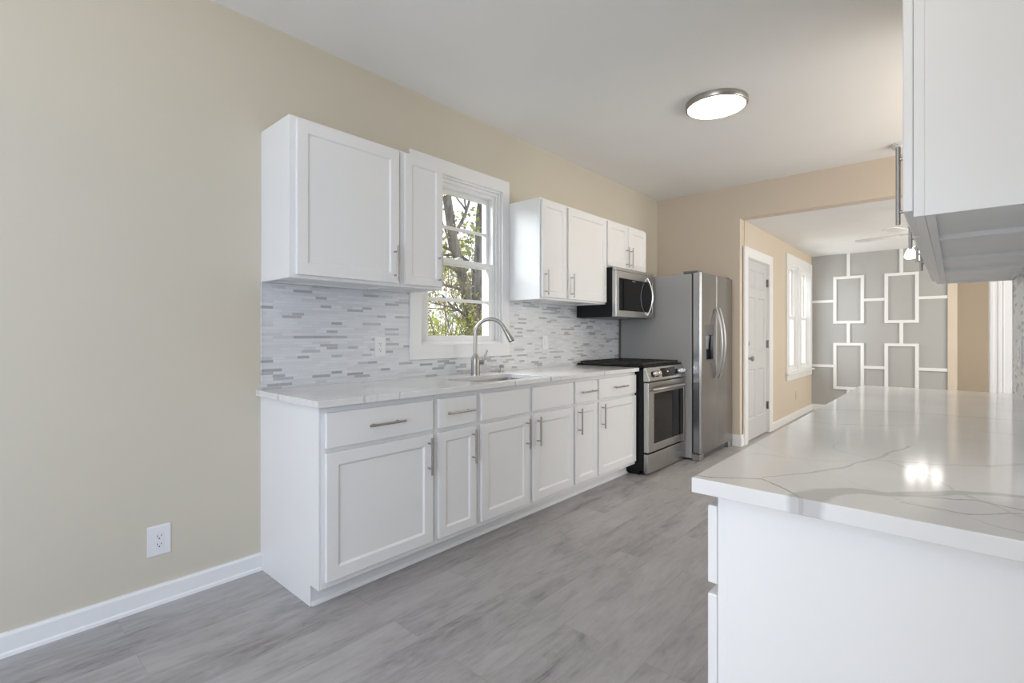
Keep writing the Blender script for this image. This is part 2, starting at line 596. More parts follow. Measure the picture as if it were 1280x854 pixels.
def thing(name, label, cat, loc=(0, 0, 0), rz=0.0, group=None):
    o = bpy.data.objects.new(name, None)
    COL.objects.link(o)
    o.location = loc
    o.rotation_euler = (0, 0, rz)
    return tag(o, label, cat, group)


def struct(name, mb, m, **k):
    return tag(mb.build(name, m, **k), kind='structure')


def rrect(x0, x1, y0, y1, r, n=6):
    pts = []
    for cx, cy, a0 in ((x1 - r, y1 - r, 0), (x0 + r, y1 - r, 90), (x0 + r, y0 + r, 180), (x1 - r, y0 + r, 270)):
        for k in range(n + 1):
            a = math.radians(a0 + 90 * k / n)
            pts.append((cx + r * math.cos(a), cy + r * math.sin(a)))
    return pts


def bar_handle(parent, p0, p1, out, r=0.006, gap=0.032):
    """bar pull between p0 and p1 (on the face), standing off along out."""
    p0, p1, out = Vector(p0), Vector(p1), Vector(out)
    mb = MB()
    mb.cyl(p0 + out * gap, p1 + out * gap, r, 14)
    d = p1 - p0
    for t_ in (0.16, 0.84):
        b = p0 + d * t_
        mb.cyl(b - out * 0.001, b + out * gap, r * 0.75, 10)
    return mb.build('handle', M['nickel'], parent, smooth=True)


# ------------------------------------------------------------------ the room
H = 2.79      # kitchen ceiling
HF = 2.435    # far room ceiling
YW = 5.57     # wall between kitchen and far room
YA = 9.10     # accent wall
XL = 0.945    # far room's left wall
YB = -2.9

struct('floor', MB().box(-0.15, 4.8, YB - 0.15, 11.2, -0.06, 0), M['floor'])
struct('ceiling', MB().box(-0.15, 4.8, YB - 0.15, YW + 0.15, H, H + 0.06), M['ceiling'])
struct('ceiling.001', MB().box(XL - 0.15, 4.8, YW + 0.141, 11.2, HF, HF + 0.06), M['ceiling_far'])
WY0, WY1, WZ0, WZ1 = 2.045, 2.845, 1.125, 2.31
struct('wall_left', MB().holed([(YB - 0.15, 0), (YW + 0.15, 0), (YW + 0.15, H), (YB - 0.15, H)],
                               [[(WY0, WZ0), (WY0, WZ1), (WY1, WZ1), (WY1, WZ0)]], -0.15, 0, 'x'), M['wall'])
struct('wall_back', MB().holed([(0, 0), (0, H), (4.8, H), (4.8, 0)],
                               [[(0.25, 0.55), (1.65, 0.55), (1.65, 2.15), (0.25, 2.15)], [(2.3, 0.55), (3.7, 0.55), (3.7, 2.15), (2.3, 2.15)]], YB - 0.15, YB, 'y'), M['wall'])
# wall with the wide opening
struct('wall_opening', MB().prism([(0, 0), (0, H), (2.87, H), (2.87, HF), (0.937, HF), (0.937, 0)], YW, YW + 0.14, 'y'), M['wall_warm_lit'])
struct('wall_opening_right', MB().box(2.99, 4.8, YW, YW + 0.14, 0, H).box(2.87, 2.99, YW, YW + 0.14, HF, H), M['wall'])
def sq(a, b, c, d):
    return [(a, c), (b, c), (b, d), (a, d)]


struct('wall_right', MB().holed(sq(YB, 3.5, 0, H), [sq(-2.4, -0.6, 0.65, 2.25)], 2.872, 3.0, 'x'), M['wall'])  # opening added to hold the side fill
struct('wall_right_far', MB().holed(sq(YB, 11.0, 0, H), [sq(3.75, 5.25, 0.75, 2.25), sq(6.7, 8.5, 0.7, 2.3)], 4.65, 4.8, 'x'), M['wall'])  # both openings added around the nook and hall fills
for nm, x_, (a, b, c, d) in (('window_6', 2.872, (-2.4, -0.6, 0.65, 2.25)), ('window_7', 4.65, (3.75, 5.25, 0.75, 2.25)), ('window_8', 4.65, (6.7, 8.5, 0.7, 2.3))):  # unseen casings, added so the fills sit in openings
    struct(nm, MB().holed(sq(a - 0.09, b + 0.09, c - 0.09, d + 0.09), [sq(a, b, c, d)], x_ - 0.018, x_, 'x').box(x_ - 0.012, x_, (a + b) / 2 - 0.02, (a + b) / 2 + 0.02, c, d).box(x_ - 0.012, x_, a, b, (c + d) / 2 - 0.02, (c + d) / 2 + 0.02), M['trim'])
# far room's left wall with door and twin window openings
DY0, DY1, DZ1 = 5.765, 6.62, 2.05
FW = [(7.58, 8.17), (8.30, 8.91)]
FZ0, FZ1 = 0.70, 2.17
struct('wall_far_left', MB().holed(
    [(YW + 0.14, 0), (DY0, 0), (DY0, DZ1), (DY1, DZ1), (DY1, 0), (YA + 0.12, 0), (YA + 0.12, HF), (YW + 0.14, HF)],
    [[(a, FZ0), (b, FZ0), (b, FZ1), (a, FZ1)] for a, b in FW], XL - 0.15, XL, 'x'), M['wall_warm_lit'])
struct('wall_accent', MB().box(XL, 2.578, YA, YA + 0.12, 0, HF), M['accent'])
struct('wall_hall_end', MB().box(2.578, 2.676, YA - 0.02, YA + 0.14, 0, HF), M['wall_warm_lit'])
struct('wall_hall', MB().box(2.4, 4.65, 10.6, 10.72, 0, HF), M['wall_warm_lit'])
struct('wall_hall_left', MB().box(2.3, 2.4, YA + 0.12, 10.6, 0, HF), M['wall_warm_lit'])

# fluted casing on the right of the opening
mb = MB()
mb.box(2.858, 2.998, YW - 0.012, YW + 0.15, 0, HF)
mb.box(2.860, 2.880, YW - 0.018, YW - 0.012, 0, HF)
mb.box(2.906, 2.924, YW - 0.016, YW - 0.012, 0, HF)
mb.box(2.936, 2.942, YW - 0.015, YW - 0.012, 0, HF)
struct('trim_1', mb, M['trim'], bevel=0.002)

# baseboards: flat board with eased top
def baseboard(name, pts):
    mb = MB()
    for (x0, x1, y0, y1) in pts:
        mb.box(x0, x1, y0, y1, 0, 0.078)
        mb.box(x0 + (0.003 if x1 - x0 < 0.05 and x0 < -1 else 0), x1, y0, y1, 0.078, 0.084)
    return struct(name, mb, M['trim'], bevel=0.003)


struct('baseboard_left', MB().prism([(0, 0), (0.024, 0), (0.022, 0.012), (0.016, 0.018), (0.016, 0.076), (0.011, 0.086), (0, 0.086)], YB, 1.036, 'y'), M['trim'])
struct('baseboard_far_left', MB().prism([(XL, 0), (XL + 0.016, 0), (XL + 0.016, 0.082), (XL + 0.01, 0.092), (XL, 0.092)], 6.768, YA, 'y'), M['trim'])
struct('baseboard_accent', MB().prism([(YA, 0), (YA - 0.016, 0), (YA - 0.016, 0.082), (YA - 0.01, 0.092), (YA, 0.092)], XL + 0.016, 2.578, 'x'), M['trim'])
struct('baseboard_stub', MB().prism([(0.86, YW), (0.86, YW - 0.02), (0.958, YW - 0.02), (0.958, 5.655), (XL, 5.655), (XL, YW)], 0, 0.085, 'z')
       .prism([(0.86, YW), (0.86, YW - 0.012), (0.951, YW - 0.012), (0.951, 5.655), (XL, 5.655), (XL, YW)], 0.085, 0.125, 'z'), M['trim'], bevel=0.004)

# ---- window over the sink (window_1)
def sash_window(name, y0, y1, z0, z1, x0, munt=True, cas=0.10, ins=0.048, xw=0.0):
    """double-hung window in the wall face x = xw; opening y0..y1, z0..z1."""
    w = bpy.data.objects.new(name, None)
    COL.objects.link(w)
    w.location = (xw, (y0 + y1) / 2, z0)
    tag(w, kind='structure')
    off = w.location.copy()
    f = MB()
    # jamb liner
    t_ = 0.02
    d = x0
    f.holed([(y0, z0), (y1, z0), (y1, z1), (y0, z1)], [[(y0 + t_, z0 + t_), (y1 - t_, z0 + t_), (y1 - t_, z1 - t_), (y0 + t_, z1 - t_)]], xw + d, xw + 0.0, 'x')
    # stops stepping inwards
    a = t_ + ins
    f.holed([(y0 + t_, z0 + t_), (y1 - t_, z0 + t_), (y1 - t_, z1 - t_), (y0 + t_, z1 - t_)],
            [[(y0 + a, z0 + t_ + 0.004), (y1 - a, z0 + t_ + 0.004), (y1 - a, z1 - a), (y0 + a, z1 - a)]], xw + d, xw - 0.032, 'x')
    f.holed([(y0 + t_, z0 + t_), (y1 - t_, z0 + t_), (y1 - t_, z1 - t_), (y0 + t_, z1 - t_)],
            [[(y0 + t_ + ins * 0.5, z0 + t_ + 0.002), (y1 - t_ - ins * 0.5, z0 + t_ + 0.002), (y1 - t_ - ins * 0.5, z1 - t_ - ins * 0.5), (y0 + t_ + ins * 0.5, z1 - t_ - ins * 0.5)]], xw - 0.0315, xw - 0.018, 'x')
    f.build('frame', M['trim'], w, bevel=0.002, off=off)
    zm = (z0 + z1) / 2 + 0.0
    for nm, za, zb, xs, st in (('upper_sash', zm - 0.02, z1 - a, xw - 0.105, 0.035), ('lower_sash', z0 + t_ + 0.001, zm + 0.022, xw - 0.068, 0.042)):
        s_ = MB()
        ya, yb = y0 + a - 0.005, y1 - a + 0.005
        s_.holed([(ya, za), (yb, za), (yb, zb), (ya, zb)], [[(ya + st, za + st), (yb - st, za + st), (yb - st, zb - st * 0.9), (ya + st, zb - st * 0.9)]], xs, xs + 0.03, 'x')
        if munt:
            zc = (za + zb) / 2
            s_.box(xs + 0.004, xs + 0.024, ya + st, yb - st, zc - 0.011, zc + 0.011)
        so = s_.build(nm, M['trim'], w, bevel=0.002, off=off)
        if nm == 'lower_sash':
            c = (ya + yb) / 2
            MB().box(xs + 0.001, xs + 0.03, c - 0.03, c + 0.03, zb, zb + 0.01).cyl((xs + 0.015, c, zb + 0.008), (xs + 0.015, c, zb + 0.018), 0.012).build('latch', M['trim'], so, bevel=0.002, off=off)
        MB().box(xs + 0.011, xs + 0.015, ya + st - 0.003, yb - st + 0.003, za + st - 0.003, zb - st * 0.9 + 0.003).build('pane', M['glass'], so, off=off)
    return w, off


w1, off = sash_window('window_1', WY0, WY1, WZ0, WZ1, -0.15)
c = MB()
c.holed([(1.957, 1.03), (2.917, 1.03), (2.917, 2.40), (1.957, 2.40)], [[(WY0 + 0.006, WZ0 + 0.006), (WY1 - 0.006, WZ0 + 0.006), (WY1 - 0.006, WZ1 - 0.006), (WY0 + 0.006, WZ1 - 0.006)]], 0.0, 0.02, 'x')
c.build('casing', M['trim'], w1, bevel=0.003, off=off)

# ---- far room's twin windows
for i, (a, b) in enumerate(FW):
    w, off = sash_window('window_%d' % (i + 2), a, b, FZ0, FZ1, -0.15, munt=False, ins=0.022, xw=XL)
mb = MB()
mb.holed([(7.46, FZ0 - 0.03), (9.04, FZ0 - 0.03), (9.04, 2.30), (7.46, 2.30)], [[(a + 0.006, FZ0 + 0.001), (b - 0.006, FZ0 + 0.001), (b - 0.006, FZ1 - 0.006), (a + 0.006, FZ1 - 0.006)] for a, b in FW], XL, XL + 0.02, 'x')
mb.box(XL, XL + 0.05, 7.42, 9.075, FZ0 - 0.055, FZ0 - 0.031)
mb.box(XL, XL + 0.018, 7.47, 9.03, FZ0 - 0.135, FZ0 - 0.056)
struct('trim_2', mb, M['trim'], bevel=0.003)

# ---- windows behind the camera
for i, (a, b) in enumerate(((0.25, 1.65), (2.3, 3.7))):
    mb = MB()
    mb.holed([(a - 0.09, 0.46), (b + 0.09, 0.46), (b + 0.09, 2.24), (a - 0.09, 2.24)], [[(a + 0.03, 0.58), (b - 0.03, 0.58), (b - 0.03, 2.12), (a + 0.03, 2.12)]], YB - 0.02, YB + 0.02, 'y')
    mb.box(a, b, YB - 0.06, YB - 0.03, 1.33, 1.37)
    struct('window_%d' % (i + 4), mb, M['trim'])

# ---- six-panel door
dr = bpy.data.objects.new('door_1', None)
COL.objects.link(dr)
dr.location = (XL, (DY0 + DY1) / 2, 0)
tag(dr, kind='structure')
off = dr.location.copy()
ya, yb = DY0 + 0.012, DY1 - 0.012
yc = (ya + yb) / 2
cols = [(ya + 0.11, yc - 0.05), (yc + 0.05, yb - 0.11)]
rows = [(0.24, 0.80), (0.99, 1.62), (1.72, 1.93)]
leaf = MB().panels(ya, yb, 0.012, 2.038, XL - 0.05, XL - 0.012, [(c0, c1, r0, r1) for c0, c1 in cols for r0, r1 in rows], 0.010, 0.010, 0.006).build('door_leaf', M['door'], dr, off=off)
kn = MB().lathe([(0.032, 0), (0.032, 0.006), (0.012, 0.012), (0.011, 0.03), (0.026, 0.04), (0.030, 0.052), (0.024, 0.064), (0.008, 0.068)], (XL - 0.012, ya + 0.07, 0.93), 20, 'x')
kn.build('knob', M['nickel'], leaf, smooth=True, off=off)
MB().lathe([(0.030, 0), (0.030, 0.012), (0.022, 0.018), (0.004, 0.02)], (XL - 0.012, ya + 0.07, 1.10), 20, 'x').build('deadbolt', M['nickel'], leaf, smooth=True, off=off)
for hz in (0.335, 1.08, 1.82):
    MB().box(XL - 0.011, XL - 0.007, yb - 0.03, yb + 0.011, hz - 0.045, hz + 0.045).cyl((XL + 0.0, yb + 0.006, hz - 0.048), (XL + 0.0, yb + 0.006, hz + 0.048), 0.007, 10).build('hinge', M['steel_dark'], dr, off=off)
fr_ = MB()
fr_.prism([(DY0, 0), (DY0 + 0.01, 0), (DY0 + 0.01, 2.04), (DY1 - 0.01, 2.04), (DY1 - 0.01, 0), (DY1, 0), (DY1, DZ1), (DY0, DZ1)], XL - 0.15, XL, 'x')
fr_.prism([(5.657, 0), (DY0 + 0.004, 0), (DY0 + 0.004, 2.045), (DY1 - 0.004, 2.045), (DY1 - 0.004, 0), (6.762, 0), (6.762, 2.155), (5.657, 2.155)], XL, XL + 0.02, 'x')
fr_.build('door_frame', M['trim'], dr, bevel=0.003, off=off)

# ---- accent wall battens: one mouldings lattice fixed to the wall
mb = MB()
x_ = YA - 0.018
bw = 0.042
for (xa, xb) in ((1.24, 1.632), (1.879, 2.27)):
    for (za, zb) in ((1.364, 2.092), (0.35, 1.067)):
        mb.holed([(xa, za), (xb, za), (xb, zb), (xa, zb)], [[(xa + bw, za + bw), (xb - bw, za + bw), (xb - bw, zb - bw), (xa + bw, zb - bw)]], x_, YA, 'y')
    xc = (xa + xb) / 2
    for (za, zb) in ((2.092, HF), (1.067, 1.364), (0.092, 0.35)):
        mb.box(xc - bw / 2, xc + bw / 2, x_, YA, za, zb)
for zc in (1.715, 0.705):
    for (xa, xb) in ((XL, 1.24), (1.632, 1.879), (2.27, 2.577)):
        mb.box(xa, xb, x_, YA, zc - bw / 2, zc + bw / 2)
struct('trim_3', mb, M['trim'], bevel=0.002)

# ------------------------------------------------------------------ base cabinets
def base_cabinet(label, w, fronts, loc, rz, finished=None, name='base_cabinet', group=None):
    """local x out of the wall, local y along it. fronts: (kind, y0, y1, z0, z1, handle)"""
    r = thing(name, label, 'cabinet', loc, rz, group)
    c = MB()
    g = 0.0008
    c.box(0.004, 0.590, g, 0.018, 0.095, 0.883)
    c.box(0.004, 0.590, w - 0.018, w - g, 0.095, 0.883)
    c.box(0.004, 0.590, 0.018, w - 0.018, 0.095, 0.113)
    c.box(0.004, 0.010, 0.018, w - 0.018, 0.113, 0.883)
    c.build('carcass', M['white'], r)
    ff = MB()
    holes = []
    groups = sorted({(f[1], f[2]) for f in fronts})
    for (a, b) in groups:
        holes.append([(a + 0.012, 0.135), (b - 0.012, 0.135), (b - 0.012, 0.665), (a + 0.012, 0.665)])
        holes.append([(a + 0.012, 0.715), (b - 0.012, 0.715), (b - 0.012, 0.845), (a + 0.012, 0.845)])
    ff.holed([(g, 0.094), (w - g, 0.094), (w - g, 0.883), (g, 0.883)], holes, 0.590, 0.610, 'x')
    ff.build('face_frame', M['white'], r, bevel=0.0015)
    if finished != 'notoe':
        MB().box(0.519, 0.529, 0.0 if finished != 'low' else 0.0, w, 0.0, 0.094).build('toe_kick', M['white'], r)
    if finished == 'low':
        MB().prism([(0.0, 0.0), (0.533, 0.0), (0.533, 0.094), (0.610, 0.094), (0.610, 0.883), (0.0, 0.883)], -0.007, -0.0005, 'y').build('end_panel', M['white'], r, bevel=0.001)
    if finished == 'high':
        MB().prism([(0.0, 0.0), (0.533, 0.0), (0.533, 0.094), (0.592, 0.094), (0.592, 0.883), (0.0, 0.883)], w + 0.0005, w + 0.006, 'y').build('end_panel', M['white'], r, bevel=0.001)
    for (kind, a, b, z0, z1, hd) in fronts:
        p = MB()
        if kind == 'door':
            s_ = 0.056 if b - a > 0.3 else 0.05
            p.panels(a, b, z0, z1, 0.611, 0.630, [(a + s_, b - s_, z0 + s_, z1 - s_)], 0.009, 0.007)
        else:
            p.panels(a, b, z0, z1, 0.611, 0.630, [])
        o = p.build('door' if kind == 'door' else ('drawer' if hd else 'false_drawer_front'), M['white'], r, bevel=0.003)
        if hd == 'H':
            yc_ = (a + b) / 2
            bar_handle(o, (0.630, yc_ - 0.098, z0 + 0.077), (0.630, yc_ + 0.098, z0 + 0.077), (1, 0, 0))
        elif hd:
            yy = a + 0.034 if hd == 'L' else b - 0.034
            bar_handle(o, (0.630, yy, 0.480), (0.630, yy, 0.668), (1, 0, 0))
    return r


DZ = (0.123, 0.681)
RZ = (0.702, 0.857)


def units(o, a, b, hd, drawer='H'):
    return [('drawer', a - o, b - o, *RZ, drawer), ('door', a - o, b - o, *DZ, hd)]


LB = [
    ('wide white base cabinet at the near left end of the sink run', 1.044, 1.668, lambda o: units(o, 1.063, 1.649, 'R'), 'low'),
    ('narrow white base cabinet with one drawer, between the nearest wide cabinet and the sink cabinet', 1.668, 1.982, lambda o: units(o, 1.687, 1.961, 'R'), None),
    ('double-door white sink base cabinet with two handleless false drawer fronts', 1.982, 2.934, lambda o: units(o, 2.002, 2.431, 'R', None) + units(o, 2.473, 2.920, 'L', None), None),
    ('narrow white base cabinet with one drawer, just right of the sink cabinet', 2.934, 3.248, lambda o: units(o, 2.947, 3.234, 'L'), None),
    ('white base cabinet standing directly beside the gas range', 3.248, 3.860, lambda o: units(o, 3.262, 3.845, 'L'), None)]
for lab, a, b, fn, fin in LB:
    base_cabinet(lab, b - a, fn(a), (0, a, 0), 0, fin, group='white base cabinets along the sink wall')
struct('trim_4', MB().prism([(0.530, 0.001), (0.542, 0.001), (0.540, 0.010), (0.534, 0.018), (0.530, 0.019)], 1.044, 3.860, 'y'), M['trim'])

# peninsula-side run against the right wall, facing -x (rotated half a turn)
XR = 2.872
units_r = [(1.000, 1.62, 'white base cabinet at the near end of the right-hand counter'),
           (1.62, 2.48, 'middle white base cabinet under the right-hand counter'),
           (2.48, 3.34, 'farthest white base cabinet under the right-hand counter')]
for i, (a, b, lab) in enumerate(units_r):
    w = b - a
    fr2 = []
    if i == 0:
        fr2 = [('drawer', 0.015, w - 0.0, *RZ, 'H'), ('door', 0.015, w - 0.0, *DZ, 'L')]
    else:
        h = w / 2
        fr2 = [('drawer', 0.015, h - 0.01, *RZ, 'H'), ('door', 0.015, h - 0.01, *DZ, 'R'), ('drawer', h + 0.01, w - 0.015, *RZ, 'H'), ('door', h + 0.01, w - 0.015, *DZ, 'L')]
    k = 0.036  # scoot so that faces line up with the counter overhang
    base_cabinet(lab, w, fr2, (XR + k - 0.0, b, 0) if False else (XR + 0.034, b, 0), PI, 'high' if i == 0 else None, group='white base cabinets under the right-hand counter')

# ------------------------------------------------------------------ countertops
SY0, SY1, SX0, SX1 = 2.05, 2.66, 0.235, 0.575
ct = MB().holed([(0.0005, 1.014), (0.648, 1.014), (0.648, 3.864), (0.0005, 3.864)], [rrect(SX0, SX1, SY0, SY1, 0.05)[::-1]], 0.8845, 0.914, 'z')
ct = ct.build('countertop', M['quartz'], bevel=0.002, off=(0.3, 2.4, 0.8845))
tag(ct, 'long white veined quartz countertop with the sink cut-out', 'countertop')
ct2 = MB().box(2.256, 2.8715, 0.968, 3.36, 0.8845, 0.914).build('countertop', M['quartz'], bevel=0.002, off=(2.56, 2.1, 0.8845))
tag(ct2, 'glossy white veined quartz countertop in the right foreground', 'countertop')

# backsplashes
b1 = MB().holed([(1.044, 0.9145), (4.645, 0.9145), (4.645, 1.463), (2.918, 1.463), (2.918, 1.029), (1.956, 1.029), (1.956, 1.463), (1.044, 1.463)], [], 0.0005, 0.009, 'x')
b1.box(0.0005, 0.012, 1.037, 1.0435, 0.9145, 1.463)
tag(b1.build('backsplash', M['tile'], off=(0, 1.04, 0.9145)), 'grey and white thin-strip mosaic backsplash behind sink and range', 'backsplash')
b2 = MB().box(2.8635, 2.8715, 1.0, 3.497, 0.9145, 1.52)
tag(b2.build('backsplash', M['tile'], off=(2.87, 1.0, 0.9145)), 'speckled thin-strip mosaic backsplash at the right edge', 'backsplash')
struct('trim_5', MB().box(2.860, 3.0, 3.4975, 3.508, 0, 2.78), M['trim'], bevel=0.001)

# ------------------------------------------------------------------ wall cabinets
def wall_cabinet(label, w, h, fronts, loc, rz, d=0.32, under='white', group=None, hz=(0.028, 0.218), name='wall_cabinet'):
    """local z from the bottom; fronts: (y0, y1, handle side)"""
    r = thing(name, label, 'cabinet', loc, rz, group)
    g = 0.0008
    c = MB()
    c.box(0.001, d - 0.02, g, 0.016, 0, h)
    c.box(0.001, d - 0.02, w - 0.016, w - g, 0, h)
    c.box(0.001, d - 0.02, 0.016, w - 0.016, h - 0.016, h)
    c.box(0.001, 0.008, 0.016, w - 0.016, 0.012, h - 0.016)
    c.build('carcass', M['white'], r, bevel=0.001)
    u = MB().box(0.001, d - 0.02, 0.0165, w - 0.0165, 0.013, 0.027)
    u.box(0.001, 0.02, 0.0165, w - 0.0165, 0.0, 0.013)
    u.box(d - 0.038, d - 0.0205, 0.0165, w - 0.0165, 0.0, 0.0129)
    u.build('bottom_panel', M[under], r)
    holes = [[(a + 0.014, 0.035), (b - 0.014, 0.035), (b - 0.014, h - 0.035), (a + 0.014, h - 0.035)] for a, b, s_ in fronts]
    MB().holed([(g, 0), (w - g, 0), (w - g, h), (g, h)], holes, d - 0.02, d, 'x').build('face_frame', M['white'], r, bevel=0.0015)
    for a, b, s_ in fronts:
        st = 0.054 if b - a > 0.33 else 0.046
        p = MB().panels(a, b, 0.016, h - 0.016, d + 0.001, d + 0.020, [(a + st, b - st, 0.016 + st, h - 0.016 - st)], 0.009, 0.007)
        o = p.build('door', M['white'], r, bevel=0.003)
        yy = a + 0.032 if s_ == 'L' else b - 0.032
        bar_handle(o, (d + 0.020, yy, hz[0]), (d + 0.020, yy, hz[1]), (1, 0, 0))
    return r


ZB = 1.4645
HU = 0.765
G1 = 'white wall cabinets on the sink wall'
wall_cabinet('wide white wall cabinet, the nearest one left of the sink window', 0.622, HU, [(0.030, 0.605, 'R')], (0, 1.039, ZB), 0, group=G1)
wall_cabinet('narrow white wall cabinet overlapping the left edge of the sink window', 0.305, HU, [(0.026, 0.298, 'R')], (0, 1.661, ZB), 0, group=G1)
wall_cabinet('narrow white wall cabinet just right of the sink window', 0.338, HU, [(0.014, 0.326, 'L')], (0, 2.9185, ZB), 0, group=G1)
wall_cabinet('wide white wall cabinet above the counter, left of the microwave', 0.606, HU, [(0.014, 0.594, 'L')], (0, 3.2565, ZB), 0, group=G1)
wall_cabinet('short two-door white wall cabinet above the microwave', 0.752, 0.433, [(0.012, 0.372, 'R'), (0.380, 0.740, 'L')], (0, 3.8640, 1.797), 0, group=G1)
G2 = 'white wall cabinets on the right wall'
HR = 0.765
for (a, b, fr2, lab) in ((1.455, 1.865, [(0.012, 0.398, 'L')], 'large white wall cabinet at the upper right, nearest the viewer'),
                         (1.865, 2.410, [(0.012, 0.533, 'L')], 'second white wall cabinet from the viewer on the right wall'),
                         (2.410, 2.868, [(0.012, 0.446, 'L')], 'third white wall cabinet from the viewer on the right wall'),
                         (2.868, 3.485, [(0.012, 0.300, 'R'), (0.308, 0.605, 'L')], 'farthest white wall cabinet on the right wall')):
    wall_cabinet(lab, b - a, HR, fr2, (XR - 0.0005, b, ZB), PI, d=0.297, under='weathered', group=G2, hz=(0.050, 0.275))
# front valance lip below the right cabinets' frames

# ------------------------------------------------------------------ sink, faucet, soap dispenser
sk = thing('kitchen_sink', 'stainless steel undermount sink sunk in the long counter below the window', 'sink', (0.405, 2.355, 0.70))
off = sk.location.copy()
mb = MB()
loops = []
for (ins, z) in ((-0.012, 0.8835), (0.0, 0.8835), (0.004, 0.86), (0.012, 0.72), (0.05, 0.695)):
    loops.append([mb.bm.verts.new((x, y, z)) for x, y in rrect(SX0 + ins, SX1 - ins, SY0 + ins, SY1 - ins, max(0.05 - ins * 0.3, 0.03))])
for A, B in zip(loops, loops[1:]):
    n = len(A)
    for k in range(n):
        mb.bm.faces.new((A[k], A[(k + 1) % n], B[(k + 1) % n], B[k]))
mb.bm.faces.new(loops[-1])
bas = mb.build('basin', M['sink_steel'], sk, smooth=True, off=off)
md = bas.modifiers.new('thick', 'SOLIDIFY')
md.thickness = 0.0015
MB().lathe([(0.042, 0), (0.042, 0.002), (0.030, 0.003), (0.028, 0.0015), (0.004, 0.0015)], (0.40, 2.36, 0.6965), 24).build('drain', M['chrome'], sk, smooth=True, off=off)

fc = thing('kitchen_faucet', 'tall brushed-nickel gooseneck faucet with pull-down head in front of the window', 'faucet', (0.150, 2.415, 0.914))
off = fc.location.copy()
bx, by = 0.150, 2.415
dx_, dy_ = math.cos(math.radians(42)), math.sin(math.radians(42))
MB().lathe([(0.033, 0.0), (0.033, 0.006), (0.0305, 0.010), (0.0305, 0.105), (0.026, 0.122), (0.0135, 0.150), (0.0125, 0.155)], (bx, by, 0.914), 28).build('body', M['nickel'], fc, smooth=True, off=off)
R_ = 0.105
zs_ = 0.914 + 0.285
pts = [(bx, by, 0.914 + 0.14), (bx, by, 0.914 + 0.2)]
for k in range(0, 19):
    a = PI - PI * 0.86 * k / 18
    pts.append((bx + dx_ * (R_ + R_ * math.cos(a)), by + dy_ * (R_ + R_ * math.cos(a)), zs_ + R_ * math.sin(a)))
MB().tube(pts, 0.0132, 16).build('spout', M['nickel'], fc, smooth=True, off=off)
e0, e1 = Vector(pts[-1]), Vector(pts[-2])
dn = (e0 - e1).normalized()
hd = MB().tube([e0, e0 + dn * 0.012, e0 + dn * 0.016, e0 + dn * 0.06, e0 + dn * 0.105], [0.0135, 0.0140, 0.0160, 0.0185, 0.0215], 20).build('spray_head', M['nickel'], fc, smooth=True, off=off)
MB().tube([e0 + dn * 0.1055, e0 + dn * 0.111], [0.0195, 0.018], 20).build('nozzle', M['black_matte'], hd, off=off)
lv = MB()
p0 = Vector((bx, by, 0.914 + 0.088))
sd = Vector((dx_ * 0.55, dy_ * 0.9, 0)).normalized()
lv.tube([p0 + sd * 0.022, p0 + sd * 0.058], 0.018, 18)
lv.tube([p0 + sd * 0.052 + Vector((0, 0, 0.0)), p0 + sd * 0.062 + Vector((0, 0, 0.03)), p0 + sd * 0.082 + Vector((0, 0, 0.085))], [0.011, 0.009, 0.008], 12)
lv.build('lever', M['nickel'], fc, smooth=True, off=off)

sd_ = thing('soap_dispenser', 'small chrome soap pump on the counter right of the faucet', 'soap dispenser', (0.10, 2.74, 0.914))
off = sd_.location.copy()
MB().lathe([(0.024, 0), (0.024, 0.005), (0.015, 0.009), (0.014, 0.03), (0.019, 0.034), (0.019, 0.052), (0.012, 0.056)], (0.10, 2.74, 0.914), 20).build('pump', M['nickel'], sd_, smooth=True, off=off)
MB().tube([(0.10, 2.74, 0.957), (0.130, 2.715, 0.962), (0.158, 2.69, 0.956)], [0.008, 0.007, 0.006], 10).build('nozzle', M['nickel'], sd_, smooth=True, off=off)

# ------------------------------------------------------------------ outlets
def outlet(name, label, cat, loc, axis, face, m, kind='duplex', w=0.078, h=0.125):
    """plate on a wall whose normal is +x (axis=1) or -x (axis=-1)"""
    r = thing(name, label, cat, loc, 0 if axis > 0 else PI)
    MB().prism([(0, -h / 2), (0.003, -h / 2), (0.0055, -h / 2 + 0.006), (0.0055, h / 2 - 0.006), (0.003, h / 2), (0, h / 2)], -w / 2, w / 2, 'y').build('cover_plate', M[m], r, bevel=0.0015)
    if kind == 'duplex':
        rc = MB().box(0.0055, 0.0075, -0.0165, 0.0165, -0.034, 0.034).build('receptacle', M[m], r, bevel=0.0015)
        s_ = MB()
        for zc in (-0.019, 0.017):
            s_.box(0.0075, 0.0079, -0.0085, -0.0060, zc - 0.001, zc + 0.008)
            s_.box(0.0075, 0.0079, 0.0060, 0.0085, zc, zc + 0.007)
            s_.cyl((0.0074, 0, zc - 0.008), (0.0079, 0, zc - 0.008), 0.003, 10)
        s_.build('slots', M['slot'], rc)
    else:
        MB().prism([(0.0055, -0.033), (0.007, -0.033), (0.0095, 0.0), (0.0075, 0.033), (0.0055, 0.033)], -0.0165, 0.0165, 'y').build('rocker', M[m], r, bevel=0.001)
    return r


